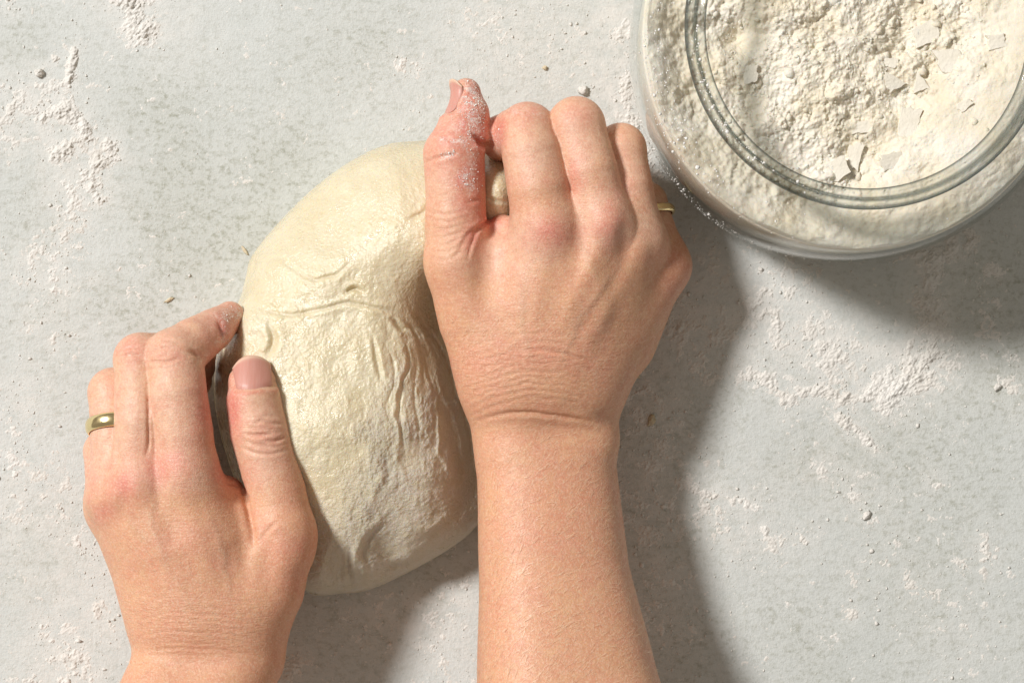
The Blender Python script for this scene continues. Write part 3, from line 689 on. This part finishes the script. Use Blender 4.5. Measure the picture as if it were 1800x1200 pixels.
    d.wr[:] = .22; d.wrinkle(930, 640, 150, 85, 1.0); d.wrinkle(1000, 560, 150, 80, .6); d.wrinkle(785, 420, 50, 60, .5); d.wrinkle(1000, 950, 200, 250, .12)
    for a in [(930, 240, 55, 90), (1020, 240, 60, 90), (1095, 300, 50, 90), (1150, 380, 40, 60), (800, 250, 70, 150), (880, 430, 120, 60), (1060, 380, 90, 60)]: d.finger(*a)
    for a in [(972, 410, 44, 32, .48), (1075, 392, 28, 36, .52), (925, 203, 44, 28, .36), (1010, 196, 40, 24, .25), (838, 210, 34, 90, 1.0), (800, 260, 60, 50, .6), (835, 320, 34, 70, .95), (850, 380, 34, 30, .8), (870, 235, 24, 40, .75), (1190, 470, 30, 60, .3), (1090, 330, 20, 60, .22), (1010, 310, 14, 60, .3), (830, 415, 24, 40, .6),
              (900, 640, 140, 60, .18), (980, 900, 120, 90, .12)]: d.pink(*a)
    d.powder([(826, 165), (836, 200), (828, 225)], 20, .75); d.powder([(812, 250), (840, 262), (826, 300)], 14, .35); d.powder([(818, 305), (828, 325)], 12, .6); d.powder([(776, 243), (804, 249)], 4, .9); d.powder([(778, 275), (802, 270)], 4, .8); d.powder([(866, 230), (872, 260)], 9, .35); d.powder([(905, 196), (955, 198)], 7, .22)
    V = d.out(); base = P(1000, 1200, 0)
    o = build('hand', V, f, M['skin'], base=base, colors=d.color(), floats={'wrinkle': d.wr, 'dust': d.dust})
    tag(o, 'right hand and bare forearm, closed as a fist over the dough, thumb pointing up', 'hand')
    nail(h, rt, tp, N1, 10.0, o)
    hairs(o, V, normals_of(V, f), lambda u, w: (w > 560) & (w < 1260), 2200, (.8, .75, 0))
    dust_on(o, V, normals_of(V, f), [(832, 185, 16, 34, 420, .14), (820, 315, 16, 16, 90, .17), (822, 245, 14, 10, 60, .16), (786, 272, 14, 5, 50, .15), (830, 230, 20, 40, 260, .11), (868, 245, 8, 14, 25, .12)])
    ring_band('gold_ring', h, 1142, 378, 31, (P(1135, 357, 30) - P(1150, 412, 33)), 9.6, 3.6, 'thin gold ring on the little finger of the right fist')
    return o
def left_hand():
    h = Hand(); pm = h.palm
    pm.append((limb([(215, 1420, 74, 23), (270, 1270, 58, 19.5), (312, 1155, 47, 17.5), (318, 1080, 46, 16)], 3), 13))
    pm.append((limb([(310, 1420, 74, 24), (362, 1270, 58, 20), (424, 1155, 48, 18), (425, 1080, 48, 17)], 3), 13))
    pm.append((limb([(400, 1070, 50, 17), (372, 950, 57, 14), (328, 838, 60, 12.6)]), 12))
    pm.append((limb([(352, 1075, 52, 17), (305, 960, 58, 14), (245, 852, 59, 12)]), 12))
    pm.append((limb([(315, 1075, 49, 16), (262, 970, 52, 13.5), (207, 872, 52, 11.5)]), 11))
    pm.append((limb([(290, 1075, 45, 15.5), (246, 980, 42, 13), (202, 893, 40, 11.3)]), 11))
    pm.append((limb([(425, 1085, 46, 17.5), (466, 1030, 49, 16.5), (486, 975, 52, 14.6), (496, 930, 53, 13.6)]), 10))
    pm.append((limb([(420, 1020, 46, 15), (410, 930, 48, 13), (398, 870, 47, 8)]), 9))
    pm.append((limb([(290, 1020, 32, 16), (250, 920, 26, 14)]), 10)); pm.append((limb([(360, 1030, 38, 17), (310, 880, 40, 15)]), 10)); pm.append((limb([(400, 1040, 30, 16), (430, 960, 34, 13)]), 10)); pm.append((limb([(330, 960, 26, 15), (300, 1040, 24, 15)]), 10))
    h.kf = 6.5
    h.fing = [limb([(328, 840, 60, 12.8), (322, 760, 62, 12.2), (312, 690, 62, 12.0), (306, 628, 58, 12.0), (338, 603, 52, 10.3), (372, 581, 43, 8.9), (404, 556, 32, 6.4)], 2.5),
              limb([(247, 852, 59, 11.8), (248, 740, 60, 10.9), (247, 632, 54, 10.8), (300, 622, 40, 9.4), (345, 620, 24, 8.5), (350, 645, 14, 7)], 2.5),
              limb([(207, 872, 52, 11), (203, 770, 50, 10.3), (199, 690, 43, 10.2), (245, 682, 26, 9.2), (320, 672, 17, 8.6), (342, 670, 14, 7.5)], 2.5),
              limb([(202, 893, 40, 11), (190, 830, 37, 9.6), (186, 793, 33, 9.2), (215, 775, 20, 8.5), (290, 752, 13, 8.2), (335, 747, 12, 7.5)], 2.5)]
    def kt(p): return 2.2 + 5.0 * smoothstep(-70, -92, p[:, 1])
    h.thumb = [(limb([(498, 940, 52, 13.4), (486, 865, 51.5, 12.2), (470, 810, 51.5, 11.9), (456, 758, 51.5, 12.2), (446, 705, 51, 11.4), (443, 675, 49.5, 9.9), (442, 657, 49, 7.9)], 3), kt)]
    v, f = h.mesh((-215, -215, -12), (-75, 30, 112))
    n = normals_of(v, f); d = Detail(v, n)
    N1 = (.12, .12, 1.0); rt, tp = (449, 692, 51), (440, 629, 48.5)
    nail_bed(d, rt, tp, N1, 16.4, .22, .30)
    d.bump(318, 828, 34, 36, .8); d.bump(240, 848, 30, 30, 1.0); d.bump(196, 878, 22, 24, .8); d.bump(280, 850, 14, 40, -1.1); d.bump(217, 880, 12, 36, -.7)
    d.ridge([(240, 870), (285, 960), (330, 1040)], .7, 15); d.ridge([(320, 860), (350, 950), (375, 1030)], .45, 18); d.ridge([(205, 890), (250, 980), (300, 1050)], .5, 14); d.bump(300, 930, 20, 50, -.7)
    d.vein([(330, 1060), (290, 980), (265, 920), (270, 870)]); d.vein([(290, 980), (240, 930), (222, 900)]); d.vein([(400, 1060), (390, 970), (365, 900)])
    d.bump(470, 985, 18, 40, -1.2); d.bump(430, 960, 14, 60, -.8)
    # thumb: joint wrinkles
    for pts, a in [([(447, 744), (462, 739), (476, 744), (497, 746)], .7), ([(432, 762), (448, 765), (462, 764), (476, 761)], .95), ([(470, 772), (485, 774), (502, 767)], .85), ([(425, 786), (450, 796), (475, 798), (503, 790)], .6), ([(435, 752), (455, 754), (480, 752)], .4),
                   ([(428, 774), (452, 781), (480, 784), (500, 779)], .35), ([(452, 735), (470, 731), (488, 734)], .3)]: d.crease(pts, a, 2.6, .4)
    for k in range(5): d.crease([(432, 716 + 5 * k), (455, 712 + 5 * k), (485, 716 + 5 * k)], .16, 2.0, .6)
    # web crease between thumb and hand
    d.crease([(425, 850), (434, 885), (442, 925), (446, 960)], 1.5, 4.2, .2, .3)
    for k in range(5): d.crease([(446 + 3 * k, 955), (470 + 4 * k, 930 - 3 * k), (498 + 3 * k, 900 + 9 * k)], .10, 2.6, .9)
    d.crease([(352, 628), (345, 622), (335, 616)], 1.2, 4, .1); d.crease([(384, 568), (388, 580), (391, 596)], 1.1, 3.5, .1); d.crease([(207, 628), (232, 622), (258, 628)], .45, 2.4, .4); d.crease([(208, 617), (232, 610), (256, 616)], .3, 2.4, .4)
    for pts, a in [([(262, 635), (290, 637), (318, 628)], .6), ([(264, 622), (285, 612), (312, 610)], .4), ([(265, 607), (290, 597), (315, 603)], .4), ([(268, 645), (295, 646), (325, 636)], .3), ([(395, 775), (380, 778), (365, 776)], .5), ([(420, 855), (408, 850), (395, 848)], .5), ([(352, 716), (364, 722), (372, 728)], .3)]: d.crease(pts, a, 2.6, .3)
    d.crease([(205, 775), (206, 800), (198, 830)], .8, 3, .1); d.crease([(262, 650), (261, 720), (262, 780), (256, 800)], .8, 3, .1, .1)
    for k in range(9): d.crease([(240 + 2 * k, 1080 + 9 * k), (310, 1068 + 10 * k), (390, 1072 + 10 * k), (460, 1092 + 9 * k)], .16 + .1 * (k % 3 == 1), 2.8, 1.0)
    d.wr[:] = .25; d.wrinkle(350, 1090, 150, 70, .9); d.wrinkle(330, 930, 140, 70, .5); d.wrinkle(290, 620, 60, 30, .6); d.wrinkle(465, 760, 50, 40, .5); d.wrinkle(500, 930, 50, 50, .4); d.wrinkle(340, 850, 90, 40, .5)
    for a in [(310, 680, 75, 150), (240, 690, 60, 140), (190, 740, 50, 110), (160, 810, 30, 70), (390, 570, 60, 60), (455, 740, 70, 130), (300, 820, 110, 50)]: d.finger(*a)
    for a in [(292, 822, 44, 34, .5), (216, 852, 30, 30, .5), (355, 740, 26, 80, .5), (370, 600, 26, 40, .4), (395, 570, 30, 34, .65), (405, 720, 22, 80, .62), (400, 830, 34, 34, .55), (440, 650, 40, 24, .5), (290, 625, 40, 22, .3), (232, 615, 26, 24, .3), (465, 765, 34, 22, .22), (185, 905, 26, 30, .3), (500, 990, 40, 60, .2),
              (160, 850, 16, 30, .3), (235, 790, 20, 40, .15), (340, 1000, 100, 60, .1)]: d.pink(*a)
    d.powder([(390, 560), (425, 545)], 13, .6); d.powder([(385, 600), (398, 585)], 8, .5); d.powder([(352, 634), (366, 622)], 6, .3); d.powder([(402, 690), (408, 640), (440, 626)], 5, .25)
    V = d.out(); base = P(330, 1200, 0)
    o = build('hand', V, f, M['skin'], base=base, colors=d.color(), floats={'wrinkle': d.wr, 'dust': d.dust})
    tag(o, 'left hand with wide gold ring cupping the left side of the dough', 'hand')
    nail(h, rt, tp, N1, 15.9, o)
    nn = normals_of(V, f)
    hairs(o, V, nn, lambda u, w: (w > 960) & (w < 1260), 350, (-.8, .6, 0))
    dust_on(o, V, nn, [(405, 555, 16, 14, 110, .13), (392, 590, 8, 12, 30, .12), (360, 630, 16, 8, 20, .1)])
    ring_band('gold_ring', h, 204, 748, 48.5, (P(199, 690, 43) - P(203, 790, 50)), 11.1, 6.0, 'wide polished gold band on the ring finger of left hand')
    return o
right_hand(); left_hand()

# ------------------------------------------------------------------ the jar of flour
JC = P(1448, 115, 0)
def make_jar():
    j = empty('glass_jar', JC); tag(j, 'round clear glass jar with a thick rim, filled with flour', 'jar')
    outer = spline([(30, 0), (76, 0), (81.5, 1.2), (84, 5), (85.5, 14), (87.5, 34), (88.8, 60), (88.6, 80), (86, 92), (80.5, 101), (73.5, 107), (69.5, 110.5)], 60)
    inner = spline([(66.5, 110.5), (71, 105.5), (78, 99), (83.2, 90.5), (85.6, 79), (85.8, 60), (84.6, 34), (82.5, 14), (78, 7.5), (60, 6.5), (30, 6.5)], 60)
    v, f = lathe(np.vstack([outer, inner]), 160, JC)
    build('body', v, f, M['glass'], parent=j, base=JC)
    th = np.linspace(0, 2 * np.pi, 28, endpoint=False)
    prof = spline([(69.9, 108.6), (70.6, 111), (70.5, 114), (69.6, 116.6), (68.4, 117.3), (67.5, 116.5), (66.7, 114), (65.9, 111.6), (65.0, 110.9), (63.7, 111.3), (62.7, 110.8), (62.2, 109), (62.9, 107.2), (65.5, 106.6), (68.6, 107.2), (69.9, 108.6)], 64)
    v, f = lathe(prof, 200, JC); build('rim', v, f, M['thick'], parent=j, base=JC)
    return j
JAR = make_jar()
def make_jar_flour():
    R = 85.0; nr, na = 300, 900
    rad = R * np.sqrt(np.linspace(0, 1, nr)) * .35 + R * np.linspace(0, 1, nr) * .65; th = np.linspace(0, 2 * np.pi, na, endpoint=False)
    T, Q = np.meshgrid(th, rad, indexing='ij'); x, y = np.cos(T) * Q, np.sin(T) * Q
    p2 = np.stack([x, y], -1); p3 = np.stack([x, y, 0 * x], -1)
    bank = smoothstep(22, 66, x * .8 - y * .5 + 6 * fbm(p3 / 16, 3, 99))                        # smooth bank against the lower right wall
    z = 80 + 12 * bank + 4 * np.exp(-(((x + 30) / 30) ** 2 + ((y - 20) / 30) ** 2)) + 3 * np.exp(-(((x + 22) / 20) ** 2 + ((y + 30) / 18) ** 2))
    z = z - 6 * np.exp(-(((x + 46) / 8) ** 2 + ((y - 2) / 9) ** 2)) - 4 * np.exp(-(((x - 2) / 14) ** 2 + ((y + 46) / 8) ** 2)) - 2.5 * np.exp(-(((x - 18) / 10) ** 2 + ((y + 8) / 22) ** 2))
    rough = np.clip(1 - bank * 1.15 + .35 * fbm(p3 / 14, 2, 90), .05, 1)
    n1 = fbm(p3 / 11, 4, 91, .6); wrp = np.stack([n1, fbm(p3 / 11 + 50, 3, 95)], -1)
    a1, a2, aid = worley(p2 / 9.5 + .7 * wrp, 92); b1, b2, bid = worley(p2 / 3.4 + .6 * wrp, 93); c1, c2, cid = worley(p2 / 1.5 + .5 * wrp, 94)
    crack = np.exp(-((a2 - a1) / .10) ** 2)
    z = z + rough * (4.2 * n1 + 2.0 * fbm(p3 / 24, 2, 89) + 4.4 * np.clip(.62 - a1, -.1, 1) * aid ** 1.5 + 2.2 * np.clip(.6 - b1, -.1, 1) * bid ** 1.5 + .9 * np.clip(.6 - c1, 0, 1) * (.2 + cid) + .5 * fbm(p3 / 2.2, 3, 98, .7) - .25 * crack * smoothstep(.5, .9, aid)) + .16 * fbm(p3 / 1.0, 2, 97)
    edge = smoothstep(66, 84, Q); z = z * (1 - edge) + (87.5 + 2.2 * n1 + 1.3 * (.6 - b1) * bid) * edge
    z = np.minimum(z, np.interp(Q, [60, 66, 72, 78, 82, 85], [105, 103, 99, 95, 90, 85.5]))
    v = np.stack([x, y, z], -1)
    sk = [np.stack([np.cos(th) * r, np.sin(th) * r, np.full(na, zz)], -1)[:, None] for r, zz in [(85.3, 74), (85.2, 58), (84.2, 34), (82, 15), (77, 9), (60, 7.5), (2, 7.5)]]
    allv = np.concatenate([v] + sk, 1).reshape(-1, 3) + np.array([JC[0], JC[1], 0])
    o = build('flour', allv, grid_faces(na, nr + len(sk), True)[:, ::-1], M['jar_flour'], base=(JC[0], JC[1], 7.5)); tag(o, 'clumpy off-white flour filling the glass jar', 'flour', kind='stuff')
    # crumbly lumps lying in the flour
    nl = 1700; lr = np.sqrt(rng.random(nl)) * 66; lt = rng.uniform(0, 2 * np.pi, nl); lx, ly = lr * np.cos(lt), lr * np.sin(lt)
    ii = np.argmin(np.abs(rad[None] - lr[:, None]), 1); jj = (lt / (2 * np.pi) * na).astype(int) % na; lz = z[jj, ii]; ok = rng.random(nl) < rough[jj, ii] * .9
    sz = np.clip(.36 * np.exp(rng.normal(.2, .65, nl)), .2, 2.6)
    lv, lf = lumps(np.stack([JC[0] + lx, JC[1] + ly, lz - sz * .1], -1)[ok], sz[ok], .8)
    lo_ = build('flour_lumps', lv, lf, M['jar_flour'], parent=o, base=(JC[0], JC[1], 7.5)); lo_['kind'] = 'stuff'
    # flat flakes broken from the packed flour
    def zat(px, py):
        k = np.argmin((x - px) ** 2 + (y - py) ** 2); return z.ravel()[k]
    FL = [([(1588, 180), (1630, 188), (1612, 246), (1584, 248)], .16), ([(1618, 118), (1648, 158), (1640, 150), (1612, 162)], .1), ([(1562, 120), (1602, 142), (1572, 158), (1560, 146)], -.1), ([(1645, 85), (1690, 82), (1700, 118), (1660, 126)], .15),
          ([(1548, 270), (1590, 262), (1592, 284), (1556, 302)], -.12), ([(1450, 285), (1490, 268), (1498, 300), (1472, 322)], .2), ([(1500, 210), (1550, 205), (1540, 232), (1505, 232)], .1), ([(1500, 248), (1528, 250), (1514, 298), (1494, 292)], .2),
          ([(1735, 62), (1765, 58), (1770, 80), (1740, 88)], .1), ([(1610, 40), (1650, 30), (1662, 70), (1620, 78)], .1), ([(1680, 185), (1704, 172), (1710, 182), (1690, 200)], .25), ([(1305, 116), (1336, 110), (1334, 140), (1310, 146)], .2), ([(1560, 95), (1588, 98), (1580, 116), (1558, 112)], .1)]
    for k, (poly, tilt) in enumerate(FL):
        q = np.array([P(a, b, 88.) for a, b in poly]); c = q.mean(0); zz = zat(c[0] - JC[0], c[1] - JC[1]) + .25
        ring = []; m = len(q)
        for i in range(m):
            for t in np.linspace(0, 1, 5, endpoint=False):
                w = q[i] * (1 - t) + q[(i + 1) % m] * t; ring.append(c + (w - c) * (.8 + .32 * random.random()))
        ring = np.array(ring); n = len(ring); th_ = .9
        def lay(sc, dz): r = c + (ring - c) * sc; r[:, 2] = zz + dz + tilt * (r[:, 0] - c[0]) + .1 * rng.random(n); return r
        V = np.vstack([lay(.96, th_), lay(1.0, th_ * .7), lay(.97, -1.2)]); V = np.vstack([V, [c[0], c[1], zz + th_ + .15]])
        F = [(i, (i + 1) % n, 3 * n, 3 * n) for i in range(n)]; F = [(a, b, 3 * n, 3 * n) for a, b, *_ in F]
        tri = [(i, (i + 1) % n, 3 * n) for i in range(n)]
        for L in range(2):
            for i in range(n):
                a, b, cc, dd = L * n + i, L * n + (i + 1) % n, (L + 1) * n + (i + 1) % n, (L + 1) * n + i; tri += [(b, a, dd), (b, dd, cc)]
        build('flake', V, np.array(tri), M['flake'], parent=o, base=(c[0], c[1], zz), smooth=False)
make_jar_flour()
def jar_specks():
    """flour dusted on the shoulder, rim and foot of the glass"""
    cs, rs = [], []
    for ang, da, r0, r1, z0, z1, num, size in [(195, 26, 74, 88, 106.5, 84, 700, .15), (205, 16, 78, 87, 104, 88, 160, .26), (215, 30, 87, 85.5, 60, 12, 420, .16), (232, 26, 88.5, 85, 70, 10, 260, .14), (205, 14, 66, 70, 119.8, 118.5, 70, .3), (222, 12, 66, 70, 119.8, 118.5, 40, .22), (240, 30, 66, 70, 119.8, 118.5, 60, .12)]:
        a = np.radians(rng.normal(ang, da, num)); t = rng.random(num); r = r0 + (r1 - r0) * t
        zz = np.interp(r, [66, 68, 70.5], [119.4, 119.7, 117.5]) if z0 > 119 else (np.interp(r, [69.5, 73.5, 80.5, 86, 88.4], [110.7, 107.2, 101.3, 92.2, 84]) if z0 > 80 and z1 > 80 else z0 + (z1 - z0) * t)
        if not (z0 > 80): r = np.interp(zz, [5, 14, 34, 60, 80], [84.1, 85.6, 87.6, 88.9, 88.7])
        cs.append(np.stack([JC[0] + np.cos(a) * r, JC[1] + np.sin(a) * r, zz], -1)); rs.append(size * np.exp(rng.normal(0, .5, num)))
    V, F = lumps(np.vstack(cs), np.concatenate(rs), .4); o = build('flour_specks', V, F, M['dust'], parent=JAR, base=JC); o['kind'] = 'stuff'
jar_specks()
for o in bpy.data.objects:
    if '_base' in o: del o['_base']
